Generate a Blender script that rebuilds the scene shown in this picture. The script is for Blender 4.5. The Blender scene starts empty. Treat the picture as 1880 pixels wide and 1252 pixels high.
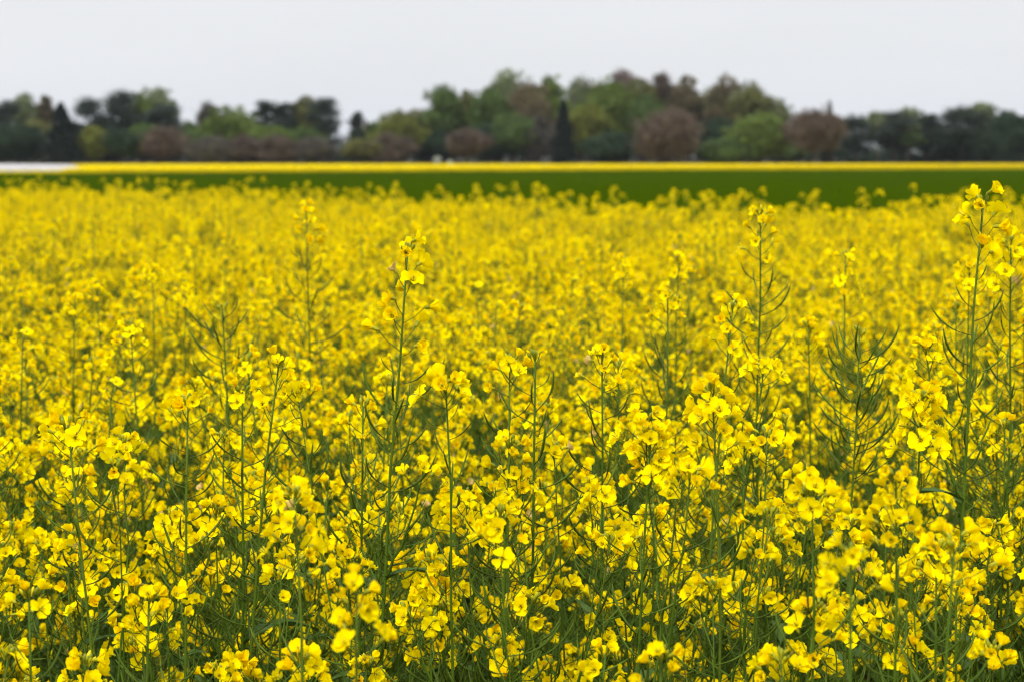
import bpy, math, random
import numpy as np
from mathutils import Matrix, Vector, Euler

R = math.radians
PI = math.pi
sc = bpy.context.scene
COL = sc.collection

# ------------------------------------------------------------------ camera
FPX = 3655.0            # focal length in pixels of the 1880 px wide photograph
CX, CY = 940.0, 626.0
CAM_Z = 1.65
HORIZON = 293.0
PITCH = math.atan((CY - HORIZON) / FPX)
cam_data = bpy.data.cameras.new('camera')
cam = bpy.data.objects.new('camera', cam_data)
COL.objects.link(cam)
cam.location = (0, 0, CAM_Z)
cam.rotation_euler = (PI / 2 - PITCH, 0, 0)
cam_data.sensor_width = 36
cam_data.lens = 36 * FPX / 1880
cam_data.clip_start = 0.05
cam_data.clip_end = 40000
cam_data.dof.use_dof = True
cam_data.dof.focus_distance = 2.1
cam_data.dof.aperture_fstop = 9.2
sc.camera = cam

# ------------------------------------------------------------------ world: bright even overcast
SUN_EL, SUN_AZ = 52, 205
world = bpy.data.worlds.new('World'); sc.world = world
world.use_nodes = True
wn = world.node_tree; wn.nodes.clear(); wl = wn.links
out = wn.nodes.new('ShaderNodeOutputWorld')
sky = wn.nodes.new('ShaderNodeTexSky'); sky.sky_type = 'NISHITA'; sky.sun_disc = False
sky.sun_elevation = R(SUN_EL); sky.sun_rotation = R(SUN_AZ)
bg1 = wn.nodes.new('ShaderNodeBackground'); bg1.inputs['Strength'].default_value = 0.1
wl.new(sky.outputs[0], bg1.inputs['Color'])
tc = wn.nodes.new('ShaderNodeTexCoord')
sep = wn.nodes.new('ShaderNodeSeparateXYZ'); wl.new(tc.outputs['Generated'], sep.inputs[0])
ramp = wn.nodes.new('ShaderNodeValToRGB')
cr = ramp.color_ramp
cr.elements[0].position = 0.0; cr.elements[0].color = (0.380, 0.395, 0.430, 1)
cr.elements[1].position = 1.0; cr.elements[1].color = (0.96, 0.97, 1.0, 1)
e = cr.elements.new(0.045); e.color = (0.416, 0.421, 0.435, 1)
e = cr.elements.new(0.09); e.color = (0.430, 0.433, 0.444, 1)
e = cr.elements.new(0.5); e.color = (0.80, 0.81, 0.84, 1)
wl.new(sep.outputs['Z'], ramp.inputs[0])
mp = wn.nodes.new('ShaderNodeMapping'); mp.inputs['Scale'].default_value = (1.2, 1.2, 7.0)
wl.new(tc.outputs['Generated'], mp.inputs[0])
nz = wn.nodes.new('ShaderNodeTexNoise'); nz.inputs['Scale'].default_value = 2.2; nz.inputs['Detail'].default_value = 3
wl.new(mp.outputs[0], nz.inputs['Vector'])
mr = wn.nodes.new('ShaderNodeMapRange')
mr.inputs['From Min'].default_value = 0.3; mr.inputs['From Max'].default_value = 0.7
mr.inputs['To Min'].default_value = 0.965; mr.inputs['To Max'].default_value = 1.035
wl.new(nz.outputs['Fac'], mr.inputs['Value'])
bg2 = wn.nodes.new('ShaderNodeBackground')
wl.new(ramp.outputs[0], bg2.inputs['Color'])
mul = wn.nodes.new('ShaderNodeMath'); mul.operation = 'MULTIPLY'; mul.inputs[1].default_value = 2.0
wl.new(mr.outputs[0], mul.inputs[0]); wl.new(mul.outputs[0], bg2.inputs['Strength'])
mx = wn.nodes.new('ShaderNodeMixShader'); mx.inputs[0].default_value = 0.93
wl.new(bg1.outputs[0], mx.inputs[1]); wl.new(bg2.outputs[0], mx.inputs[2])
wl.new(mx.outputs[0], out.inputs['Surface'])

sun_data = bpy.data.lights.new('sun', 'SUN')
sun_data.energy = 2.95; sun_data.angle = R(11); sun_data.color = (1.0, 0.96, 0.90)
sun = bpy.data.objects.new('sun', sun_data); COL.objects.link(sun)
# sun behind the camera and to the left: light travels away from the sun position
az = R(SUN_AZ); el = R(SUN_EL)
sdir = Vector((math.sin(az) * math.cos(el), math.cos(az) * math.cos(el), math.sin(el)))
sun.rotation_euler = sdir.to_track_quat('Z', 'Y').to_euler()
sun.location = sdir * 50

sc.view_settings.view_transform = 'Standard'
sc.view_settings.look = 'None'
sc.view_settings.gamma = 1.0
sc.view_settings.exposure = 0.0
sc.cycles.max_bounces = 7
sc.cycles.diffuse_bounces = 4
sc.cycles.transmission_bounces = 4
sc.cycles.volume_bounces = 0
sc.cycles.use_denoising = True
sc.cycles.use_adaptive_sampling = True
sc.cycles.adaptive_threshold = 0.015
sc.cycles.filter_width = 1.25

# ------------------------------------------------------------------ helpers
def pix(px, py, d):
    """world point seen at photograph pixel (px, py), d metres ahead of the camera along the ground"""
    v = Vector(((px - CX) / FPX, 1.0, -(py - CY) / FPX))
    v = Matrix.Rotation(-PITCH, 3, 'X') @ v
    return Vector((v.x * d / v.y, d, CAM_Z + v.z * d / v.y))

def prop(o, label=None, cat=None, group=None, kind=None):
    if label: o['label'] = label
    if cat: o['category'] = cat
    if group: o['group'] = group
    if kind: o['kind'] = kind
    return o

def lin(r, g, b):
    f = lambda c: (c / 255 / 12.92) if c / 255 <= 0.04045 else ((c / 255 + 0.055) / 1.055) ** 2.4
    return (f(r), f(g), f(b))

# ------------------------------------------------------------------ materials
def mat_tinted(name, stops, rough=0.55, transl=0.0, noise=0.0, nscale=40, spec=0.3, bump=0.0, bscale=200):
    """colour from the mesh's own 'tint' attribute (0..1) through a ramp, broken up by noise"""
    m = bpy.data.materials.new(name); m.use_nodes = True
    n = m.node_tree.nodes; l = m.node_tree.links; n.clear()
    o = n.new('ShaderNodeOutputMaterial')
    at = n.new('ShaderNodeAttribute'); at.attribute_name = 'tint'
    src = at.outputs['Fac']
    if noise:
        tcn = n.new('ShaderNodeTexCoord')
        nt = n.new('ShaderNodeTexNoise'); nt.inputs['Scale'].default_value = nscale; nt.inputs['Detail'].default_value = 4
        l.new(tcn.outputs['Object'], nt.inputs['Vector'])
        a = n.new('ShaderNodeMath'); a.operation = 'MULTIPLY_ADD'
        l.new(nt.outputs['Fac'], a.inputs[0]); a.inputs[1].default_value = noise; a.inputs[2].default_value = -noise * 0.5
        b = n.new('ShaderNodeMath'); b.operation = 'ADD'; b.use_clamp = True
        l.new(src, b.inputs[0]); l.new(a.outputs[0], b.inputs[1]); src = b.outputs[0]
    rp = n.new('ShaderNodeValToRGB'); l.new(src, rp.inputs[0])
    r = rp.color_ramp
    r.elements[0].position = stops[0][0]; r.elements[0].color = (*stops[0][1], 1)
    r.elements[1].position = stops[-1][0]; r.elements[1].color = (*stops[-1][1], 1)
    for p, c in stops[1:-1]:
        q = r.elements.new(p); q.color = (*c, 1)
    b = n.new('ShaderNodeBsdfPrincipled'); b.inputs['Roughness'].default_value = rough
    b.inputs['Specular IOR Level'].default_value = spec
    l.new(rp.outputs[0], b.inputs['Base Color'])
    if bump:
        tcn = n.new('ShaderNodeTexCoord')
        nt = n.new('ShaderNodeTexNoise'); nt.inputs['Scale'].default_value = bscale; nt.inputs['Detail'].default_value = 3
        l.new(tcn.outputs['Object'], nt.inputs['Vector'])
        bp = n.new('ShaderNodeBump'); bp.inputs['Strength'].default_value = bump; bp.inputs['Distance'].default_value = 0.3 / bscale
        l.new(nt.outputs['Fac'], bp.inputs['Height']); l.new(bp.outputs[0], b.inputs['Normal'])
    last = b.outputs[0]
    if transl:
        t = n.new('ShaderNodeBsdfTranslucent'); l.new(rp.outputs[0], t.inputs['Color'])
        ms = n.new('ShaderNodeMixShader'); ms.inputs[0].default_value = transl
        l.new(last, ms.inputs[1]); l.new(t.outputs[0], ms.inputs[2]); last = ms.outputs[0]
    l.new(last, o.inputs['Surface'])
    return m

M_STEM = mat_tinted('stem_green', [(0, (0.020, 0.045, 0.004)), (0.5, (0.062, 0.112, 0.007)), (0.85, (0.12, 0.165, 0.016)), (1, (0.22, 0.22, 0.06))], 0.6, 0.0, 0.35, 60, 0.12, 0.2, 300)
M_PETAL = mat_tinted('petal_yellow', [(0, (0.90, 0.64, 0.001)), (0.25, (0.94, 0.71, 0.001)), (0.55, (0.96, 0.77, 0.001)), (1, (0.97, 0.83, 0.001))], 0.7, 0.38, 0.12, 400, 0.0)
M_BUD = mat_tinted('bud_green', [(0, (0.12, 0.17, 0.015)), (0.5, (0.36, 0.36, 0.008)), (1, (0.90, 0.72, 0.003))], 0.55, 0.1, 0.2, 300, 0.2)
M_POD = mat_tinted('pod_green', [(0, (0.040, 0.050, 0.007)), (0.4, (0.055, 0.095, 0.007)), (0.8, (0.090, 0.14, 0.012)), (1, (0.15, 0.12, 0.03))], 0.6, 0.0, 0.3, 90, 0.12)
M_LEAF = mat_tinted('leaf_green', [(0, (0.030, 0.065, 0.010)), (0.6, (0.055, 0.105, 0.018)), (1, (0.11, 0.14, 0.03))], 0.6, 0.15, 0.4, 30, 0.12, 0.25, 60)
M_WILT = mat_tinted('dried_petal', [(0, (0.58, 0.38, 0.06)), (1, (0.75, 0.58, 0.25))], 0.8, 0.3, 0.3, 300, 0.1)
MATS = [M_STEM, M_PETAL, M_BUD, M_POD, M_LEAF, M_WILT]

# ------------------------------------------------------------------ mesh buffer
class MB:
    def __init__(s): s.v = []; s.f = []; s.m = []; s.t = []; s.n = 0
    def add(s, V, F, mi, tint):
        V = np.asarray(V, float); k = len(V)
        s.v.append(V)
        for q in F: s.f.append([i + s.n for i in q])
        s.m.extend([mi] * len(F) if isinstance(mi, int) else mi)
        s.t.append(np.full(k, tint) if np.isscalar(tint) else np.asarray(tint, float))
        s.n += k
    def add_t(s, T, M=None):
        V, F, mi, ti = T
        if M is not None:
            A = np.array(M); V = V @ A[:3, :3].T + A[:3, 3]
        s.add(V, F, mi, ti)
    def template(s):
        return (np.concatenate(s.v), s.f, list(s.m), np.concatenate(s.t))
    def mesh(s, name, mats=None, smooth=True):
        mats = mats or MATS
        used = sorted(set(s.m)); idx = {u: i for i, u in enumerate(used)}
        me = bpy.data.meshes.new(name)
        V = np.concatenate(s.v)
        me.from_pydata(V.tolist(), [], s.f)
        for u in used: me.materials.append(mats[u])
        me.polygons.foreach_set('material_index', np.array([idx[i] for i in s.m], dtype=np.int32))
        if smooth: me.polygons.foreach_set('use_smooth', np.ones(len(s.f), dtype=bool))
        a = me.attributes.new('tint', 'FLOAT', 'POINT')
        a.data.foreach_set('value', np.concatenate(s.t).astype(np.float32))
        me.update()
        return me
    def obj(s, name, parent=None, mats=None, smooth=True):
        o = bpy.data.objects.new(name, s.mesh(name, mats, smooth)); COL.objects.link(o)
        if parent is not None: o.parent = parent
        return o

def tube(pts, rad, sides=5, cap=True):
    P = [Vector(p) for p in pts]; n = len(P)
    V = []; F = []
    ref = Vector((0.31, 0.95, 0.05)).normalized()
    for i in range(n):
        d = (P[min(i + 1, n - 1)] - P[max(i - 1, 0)]).normalized()
        a = d.cross(ref)
        if a.length < 1e-3: a = d.cross(Vector((1, 0, 0)))
        a.normalize(); b = d.cross(a)
        for k in range(sides):
            t = 2 * PI * k / sides
            V.append(P[i] + (a * math.cos(t) + b * math.sin(t)) * rad[i])
    for i in range(n - 1):
        for k in range(sides):
            k2 = (k + 1) % sides
            F.append([i * sides + k, i * sides + k2, (i + 1) * sides + k2, (i + 1) * sides + k])
    if cap:
        V.append(P[-1] + (P[-1] - P[-2]).normalized() * rad[-1] * 0.6)
        c = len(V) - 1; o = (n - 1) * sides
        for k in range(sides): F.append([o + k, o + (k + 1) % sides, c])
    return np.array([tuple(v) for v in V]), F

def frame(p, z, roll, s=1.0):
    """matrix at p, local Z along z"""
    q = Vector(z).normalized().to_track_quat('Z', 'Y')
    return Matrix.Translation(p) @ q.to_matrix().to_4x4() @ Matrix.Rotation(roll, 4, 'Z') @ Matrix.Scale(s, 4)

def rand_unit(r):
    while True:
        v = Vector((r.uniform(-1, 1), r.uniform(-1, 1), r.uniform(-1, 1)))
        if 0.05 < v.length < 1: return v.normalized()

# ------------------------------------------------------------------ flower, bud, pod and leaf templates
def make_flower(r, openness, tint, L=0.0115, wilt=0.0):
    mb = MB()
    ts = [0, 0.28, 0.5, 0.75, 0.92, 1.0]
    ws = [0.12, 0.26, 0.74, 1.0, 0.90, 0.50]
    ss = [-1, -0.4, 0.4, 1]
    base_az = r.uniform(0, PI)
    for k in range(4):
        az = base_az + k * PI / 2 + r.uniform(-0.18, 0.18)
        if wilt and r.random() < 0.2: continue
        fl = R(88) * openness + R(r.uniform(-24, 20))
        Lk = L * r.uniform(0.9, 1.12); wk = Lk * r.uniform(0.46, 0.58)
        x = 0.0008; z = 0.002; prev = 0
        V = []; T = []
        ruf = r.uniform(0.04, 0.17); ph = r.uniform(0, 6)
        curl = r.uniform(-1.1, 1.3) + wilt * r.uniform(-1.5, 1.5)
        for t, w in zip(ts, ws):
            th = R(10) + (fl - R(10)) * min(1, max(0, (t - 0.15) / 0.35)) + curl * max(0, t - 0.55)
            x += math.sin(th) * (t - prev) * Lk; z += math.cos(th) * (t - prev) * Lk; prev = t
            for s in ss:
                y = s * w * wk
                cup = (s * s) * w * wk * (0.35 + 0.5 * (1 - openness))
                nx = -math.cos(th) * cup; nz_ = math.sin(th) * cup
                rr = ruf * Lk * math.sin(ph + s * 3.1 + t * 5) * t
                notch = 0.05 * Lk * (1 if abs(s) < 0.5 and t == 1.0 else 0)
                V.append((x + nx - math.cos(th) * rr - notch * math.sin(th), y, z + nz_ + math.sin(th) * rr - notch * math.cos(th)))
                T.append(min(1, max(0, tint - 0.12 * (1 - t) + r.uniform(-0.06, 0.06))))
        c, s_ = math.cos(az), math.sin(az)
        V = np.array(V); V = np.stack([V[:, 0] * c - V[:, 1] * s_, V[:, 0] * s_ + V[:, 1] * c, V[:, 2]], 1)
        F = []
        for i in range(len(ts) - 1):
            for j in range(3):
                F.append([i * 4 + j, i * 4 + j + 1, (i + 1) * 4 + j + 1, (i + 1) * 4 + j])
        mb.add(V, F, 1 if wilt < 0.9 else 5, T)
    # calyx
    V, F = tube([(0, 0, -0.001), (0, 0, 0.001), (0, 0, 0.0045)], [0.0006, 0.0016, 0.0017], 5, False); mb.add(V, F, 2, 0.45)
    # stamens and pistil
    if openness > 0.35:
        for k in range(5):
            a = k * 2 * PI / 5 + 0.3
            q = 0.0014 + 0.0012 * openness
            V, F = tube([(0.0006 * math.cos(a), 0.0006 * math.sin(a), 0.003), (q * math.cos(a), q * math.sin(a), 0.0085)], [0.0003, 0.0006], 3); mb.add(V, F, 2, 0.85)
        V, F = tube([(0, 0, 0.003), (0, 0, 0.0095)], [0.0007, 0.0005], 4); mb.add(V, F, 2, 0.2)
    return mb.template()

def make_bud(r, tint):
    L = 0.0062 * r.uniform(0.85, 1.2); w = 0.0017 * r.uniform(0.85, 1.15)
    V, F = tube([(0, 0, -0.004), (0, 0, 0), (0, 0, L * 0.35), (0, 0, L * 0.75), (0, 0, L)], [0.0004, 0.0008, w, w * 0.9, 0.0004], 5)
    mb = MB(); mb.add(V, F, 2, tint); return mb.template()

def make_pod(r, tint, length, bend):
    """stalk and slender pod curving upward; local Z is the stem's direction, X points away from it"""
    ang = R(r.uniform(55, 72)); pts = [Vector((0.0012, 0, 0))]; rad = [0.0006]
    side = r.uniform(-0.25, 0.25)
    sl = r.uniform(0.011, 0.017); n1 = 2
    for i in range(n1):
        pts.append(pts[-1] + Vector((math.sin(ang), side * 0.2, math.cos(ang))) * sl / n1); rad.append(0.00055)
    n2 = 6
    for i in range(n2):
        ang -= R(bend / n2); f = (i + 1) / n2
        pts.append(pts[-1] + Vector((math.sin(ang), side * f, math.cos(ang))).normalized() * length / n2)
        rad.append([0.0008, 0.00112, 0.00118, 0.00112, 0.0009, 0.0003][i])
    V, F = tube(pts, rad, 4); mb = MB()
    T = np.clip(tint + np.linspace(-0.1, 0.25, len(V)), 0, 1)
    mb.add(V, F, 3, T); return mb.template()

def make_leaf(r, L, w, droop, tint, lobes=False):
    V = []; F = []; T = []; n = 8; ang = R(r.uniform(30, 55)); p = Vector((0, 0, 0))
    ss = [-1, -0.5, 0, 0.5, 1]; wav = r.uniform(0, 6)
    for i in range(n + 1):
        t = i / n
        prof = math.sin(PI * min(1, (t * 0.93 + 0.05))) ** 0.75 * (1.25 - 0.55 * t)
        if lobes: prof *= 0.75 + 0.35 * math.sin(t * 22)
        for s in ss:
            V.append((p.x, s * w * max(0.02, prof), p.z + abs(s) * w * 0.35 + 0.12 * w * math.sin(wav + t * 11 + s * 2)))
            T.append(tint + (0.25 if s == 0 else 0) + r.uniform(-0.08, 0.08))
        ang += R(droop / n); p = p + Vector((math.sin(ang), 0, math.cos(ang))) * L / n
    for i in range(n):
        for j in range(4): F.append([i * 5 + j, i * 5 + j + 1, (i + 1) * 5 + j + 1, (i + 1) * 5 + j])
    mb = MB(); mb.add(np.array(V), F, 4, np.clip(T, 0, 1)); return mb.template()

tr = random.Random(11)
FLOWERS = []
for op, ti in [(0.98, .85), (0.9, .8), (0.85, .72), (0.78, .85), (0.72, .7), (0.66, .8), (0.6, .7), (0.55, .6), (0.48, .75), (0.42, .55),
               (0.36, .5), (0.3, .42), (0.25, .35), (0.2, .3), (0.7, .62), (0.5, .8)]:
    FLOWERS.append(make_flower(tr, op, ti, L=0.0107 * tr.uniform(0.92, 1.1)))
WILTED = [make_flower(tr, 0.4, 0.3, 0.0095, 0.6), make_flower(tr, 0.3, 0.2, 0.009, 0.7), make_flower(tr, 0.35, 0.6, 0.008, 1.0)]
BUDS = [make_bud(tr, t) for t in (0.15, 0.35, 0.55, 0.8)]
PODS = [make_pod(tr, tr.uniform(0.1, 0.75), tr.uniform(0.030, 0.047), tr.uniform(30, 62)) for _ in range(9)]
LEAVES = [make_leaf(tr, 0.07, 0.009, 60, 0.45), make_leaf(tr, 0.10, 0.014, 75, 0.5), make_leaf(tr, 0.055, 0.007, 40, 0.6)]
BIGLEAVES = [make_leaf(tr, 0.18, 0.035, 90, 0.4, True), make_leaf(tr, 0.15, 0.03, 80, 0.5, True)]
TMPL = {'F': FLOWERS, 'W': WILTED, 'B': BUDS, 'P': PODS, 'L': LEAVES, 'G': BIGLEAVES}
TMESH = {}
def tmesh(key):
    if key not in TMESH:
        nm = {'F': 'flower', 'W': 'wilted_flower', 'B': 'bud', 'P': 'seed_pod', 'L': 'leaf', 'G': 'leaf'}[key[0]]
        mb = MB(); mb.add_t(TMPL[key[0]][key[1]]); TMESH[key] = mb.mesh(nm)
    return TMESH[key]

# ------------------------------------------------------------------ one plant, as a description
def bez(p0, p1, p2, n):
    return [p0 * (1 - t) ** 2 + p1 * 2 * t * (1 - t) + p2 * t * t for t in [i / n for i in range(n + 1)]]

class Poly:
    def __init__(s, pts):
        s.p = pts; s.d = [0]
        for a, b in zip(pts, pts[1:]): s.d.append(s.d[-1] + (b - a).length)
    def at(s, x):       # distance from the start
        x = max(0, min(s.d[-1] - 1e-6, x))
        for i in range(len(s.p) - 1):
            if x <= s.d[i + 1]:
                f = (x - s.d[i]) / (s.d[i + 1] - s.d[i]); return s.p[i].lerp(s.p[i + 1], f), (s.p[i + 1] - s.p[i]).normalized()

def raceme(r, poly, owner, P, nfl=12, sp=0.0028, nbud=9, npod=10, pod_sp=0.010, fsize=1.0, wilt=0.045, ped=1.0, closed=0.0, podscale=1.0, up=0.0):
    Ltot = poly.d[-1]; h = {'tubes': [], 'buds': [], 'flowers': []}
    tip, u = poly.at(Ltot)
    for i in range(nbud):
        rr = 0.0055 * math.sqrt(r.random()); a = r.uniform(0, 2 * PI)
        lat = Vector((math.cos(a), math.sin(a), 0)) * rr
        d = (u * 1.0 + lat * 110).normalized()
        h['buds'].append((('B', r.choice([0, 0, 1, 1, 2, 3])), frame(tip + lat + u * (0.003 - rr * 0.55 + r.uniform(-.002, .003)), d, 0, r.uniform(.8, 1.15))))
    az = r.uniform(0, 6.28); s = 0.006
    for k in range(nfl):
        f = k / max(1, nfl - 1)
        p, d = poly.at(Ltot - s); az += 2.4 + r.uniform(-.35, .35)
        x = Vector((1, 0, 0)); x = (x - d * x.dot(d)).normalized(); y = d.cross(x)
        o = x * math.cos(az) + y * math.sin(az)
        ang = R(28 + 36 * f + r.uniform(-9, 9)); pl = (0.011 + 0.011 * f) * ped * r.uniform(.85, 1.2)
        e1 = p + (d * math.cos(ang) + o * math.sin(ang)) * pl * 0.6
        ang2 = ang - R(12)
        e2 = e1 + (d * math.cos(ang2) + o * math.sin(ang2)) * pl * 0.5
        h['tubes'].append(([p, e1, e2], [0.0006, 0.0005, 0.0006]))
        fd = (d * (0.55 + up) + o * (0.75 + 0.3 * f) + rand_unit(r) * 0.45).normalized()
        if r.random() < wilt * (0.4 + 1.4 * f): key = ('W', r.choice([0, 1, 0, 1, 0, 1, 2]))
        elif r.random() < closed: key = ('F', r.choice([8, 9, 10, 11, 12, 13]))
        else: key = ('F', r.choice([0, 1, 2, 3, 4, 5, 6, 7, 8, 9, 14, 15, 10]) if f > 0.15 else r.choice([6, 7, 8, 9, 10]))
        h['flowers'].append((key, frame(e2, fd, r.uniform(0, 6), fsize * r.uniform(.88, 1.12))))
        s += sp * r.uniform(.7, 1.3)
    s += 0.008
    for k in range(npod):
        if s > Ltot * 0.93: break
        p, d = poly.at(Ltot - s); az += 2.4 + r.uniform(-.5, .5)
        q = d.to_track_quat('Z', 'Y').to_matrix().to_4x4()
        g = min(1.0, 0.5 + 0.6 * k / 5) * r.uniform(.8, 1.15) * podscale
        M = Matrix.Translation(p) @ q @ Matrix.Rotation(az, 4, 'Z') @ Matrix.Rotation(R(r.uniform(-10, 10)), 4, 'Y') @ Matrix.Scale(g, 4)
        P['pods'].append((owner, ('P', r.randrange(9)), M))
        s += pod_sp * r.uniform(.6, 1.4)
    P['heads'].append(h)

def plant(r, H=1.28, nbr=5, lean=(0, 0), main=None, br=None, stem_r=0.0029, br_low=0.42, br_drop=(0.02, 0.36), leaves=5):
    """main stem from the ground to (lean, H) and branches that each end in a raceme"""
    P = {'tubes': [], 'heads': [], 'pods': [], 'leaves': []}
    main = main or {}; br = br or {}
    top = Vector((lean[0], lean[1], H))
    pts = bez(Vector((0, 0, 0)), Vector((lean[0] * .1 + r.uniform(-.03, .03), lean[1] * .1 + r.uniform(-.03, .03), H * .55)), top, 12)
    for i in range(2, 12): pts[i] += Vector((r.uniform(-1, 1), r.uniform(-1, 1), 0)) * 0.0022
    n = len(pts)
    P['tubes'].append((pts, [stem_r * (1 - 0.68 * (i / (n - 1)) ** 1.5) for i in range(n)]))
    mp_ = Poly(pts)
    raceme(r, mp_, 0, P, **main)
    az = r.uniform(0, 6.28)
    for b in range(nbr):
        az += 2.4 + r.uniform(-.4, .4)
        f = br_low + (0.80 - br_low) * (b + r.random()) / nbr
        p0, d = mp_.at(mp_.d[-1] * f)
        zt = H - r.uniform(*br_drop)
        if zt < p0.z + 0.12: zt = p0.z + 0.12 + r.uniform(0, .08)
        rise = zt - p0.z; outw = rise * r.uniform(.12, .40)
        o = Vector((math.cos(az), math.sin(az), 0))
        tip = Vector((p0.x, p0.y, zt)) + o * outw + Vector((lean[0], lean[1], 0)) * .3
        ctl = p0 + o * outw * 0.75 + Vector((0, 0, rise * 0.35))
        bp = bez(p0, ctl, tip, 8)
        for i in range(2, 8): bp[i] += Vector((r.uniform(-1, 1), r.uniform(-1, 1), 0)) * 0.0025
        rb = max(.0013, stem_r * r.uniform(.5, .66))
        P['tubes'].append((bp, [rb * (1 - 0.6 * i / 8) for i in range(9)]))
        kw = dict(nfl=r.randint(5, 12), sp=r.uniform(.0024, .0048), nbud=r.randint(4, 9), npod=r.randint(6, 16), pod_sp=r.uniform(.008, .014), closed=r.uniform(0, .4)); kw.update(br)
        raceme(r, Poly(bp), len(P['tubes']) - 1, P, **kw)
        P['leaves'].append((('L', r.randrange(3)), Matrix.Translation(p0) @ Matrix.Rotation(az + .2, 4, 'Z')))
    for b in range(leaves):
        p0, d = mp_.at(mp_.d[-1] * r.uniform(.12, .5)); az += 2.4
        P['leaves'].append((('G', r.randrange(2)), Matrix.Translation(p0) @ Matrix.Rotation(az, 4, 'Z')))
    return P

TR = random.Random(5)
def head_mesh_parts(mb, h, petals=True):
    for pts, rad in h['tubes']:
        V, F = tube(pts, rad, 3, False); mb.add(V, F, 0, 0.55)
def add_tube(mb, pts, rad, sides):
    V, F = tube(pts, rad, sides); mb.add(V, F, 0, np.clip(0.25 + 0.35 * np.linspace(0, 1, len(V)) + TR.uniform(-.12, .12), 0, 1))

def new(name, data, parent=None, M=None):
    o = bpy.data.objects.new(name, data); COL.objects.link(o)
    if parent is not None: o.parent = parent
    if M is not None: o.matrix_basis = M
    return o

def realise_full(P):
    """thing > stem (> seed_pod), branch (> seed_pod), leaf, flower_head (> flower, bud_cluster)"""
    root = new('rapeseed_plant', None)
    owners = []
    for i, (pts, rad) in enumerate(P['tubes']):
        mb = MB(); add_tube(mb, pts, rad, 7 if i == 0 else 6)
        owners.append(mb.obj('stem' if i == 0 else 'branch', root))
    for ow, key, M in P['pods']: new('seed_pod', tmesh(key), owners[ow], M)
    for key, M in P['leaves']: new('leaf', tmesh(key), root, M)
    for h in P['heads']:
        if not h['tubes'] and not h['buds']: continue
        mb = MB(); head_mesh_parts(mb, h)
        if h['tubes']:
            ho = mb.obj('flower_head', root)
            bmesh_ = MB()
            for key, M in h['buds']: bmesh_.add_t(TMPL[key[0]][key[1]], M)
            if h['buds']: bmesh_.obj('bud_cluster', ho)
            for key, M in h['flowers']: new('wilted_flower' if key[0] == 'W' else 'flower', tmesh(key), ho, M)
        else:
            bmesh_ = MB()
            for key, M in h['buds']: bmesh_.add_t(TMPL[key[0]][key[1]], M)
            bmesh_.obj('bud_cluster', root)
    return root

def realise_light(P):
    """for the plants farther off: thing > stem, leaf, flower_head"""
    root = new('rapeseed_plant', None)
    mb = MB()
    for i, (pts, rad) in enumerate(P['tubes']): add_tube(mb, pts, rad, 5)
    for ow, key, M in P['pods']: mb.add_t(PODS[key[1]], M)
    mb.obj('stem', root)
    for key, M in P['leaves']: new('leaf', tmesh(key), root, M)
    for h in P['heads']:
        mb = MB(); head_mesh_parts(mb, h)
        for key, M in h['buds'] + h['flowers']: mb.add_t(TMPL[key[0]][key[1]], M)
        mb.obj('flower_head', root)
    return root

def realise_one(P, name):
    mb = MB()
    for i, (pts, rad) in enumerate(P['tubes']): add_tube(mb, pts, rad, 4)
    for ow, key, M in P['pods']: mb.add_t(PODS[key[1]], M)
    for key, M in P['leaves']: mb.add_t(TMPL[key[0]][key[1]], M)
    for h in P['heads']:
        head_mesh_parts(mb, h)
        for key, M in h['buds'] + h['flowers']: mb.add_t(TMPL[key[0]][key[1]], M)
    return bpy.data.objects.new(name, mb.mesh(name))      # source mesh only, never linked

def copy_tree(o, kids, parent=None):
    c = o.copy(); COL.objects.link(c)
    if parent is not None: c.parent = parent
    for ch in kids.get(o.name, []): copy_tree(ch, kids, c)
    return c

# ------------------------------------------------------------------ the setting: ground, wheat, far crop, hills
def simple_mat(name, c1, c2, scale, rough=0.9, bump=0.4, stretch=None, detail=6):
    m = bpy.data.materials.new(name); m.use_nodes = True
    n = m.node_tree.nodes; l = m.node_tree.links
    b = n['Principled BSDF']; b.inputs['Roughness'].default_value = rough; b.inputs['Specular IOR Level'].default_value = 0.0
    t = n.new('ShaderNodeTexCoord'); mpn = n.new('ShaderNodeMapping'); l.new(t.outputs['Object'], mpn.inputs[0])
    if stretch: mpn.inputs['Scale'].default_value = stretch
    z = n.new('ShaderNodeTexNoise'); z.inputs['Scale'].default_value = scale; z.inputs['Detail'].default_value = detail
    l.new(mpn.outputs[0], z.inputs['Vector'])
    rp = n.new('ShaderNodeValToRGB'); l.new(z.outputs['Fac'], rp.inputs[0])
    rp.color_ramp.elements[0].position = .3; rp.color_ramp.elements[0].color = (*c1, 1)
    rp.color_ramp.elements[1].position = .7; rp.color_ramp.elements[1].color = (*c2, 1)
    l.new(rp.outputs[0], b.inputs['Base Color'])
    if bump:
        bp = n.new('ShaderNodeBump'); bp.inputs['Strength'].default_value = bump; bp.inputs['Distance'].default_value = 0.05
        l.new(z.outputs['Fac'], bp.inputs['Height']); l.new(bp.outputs[0], b.inputs['Normal'])
    return m

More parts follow.
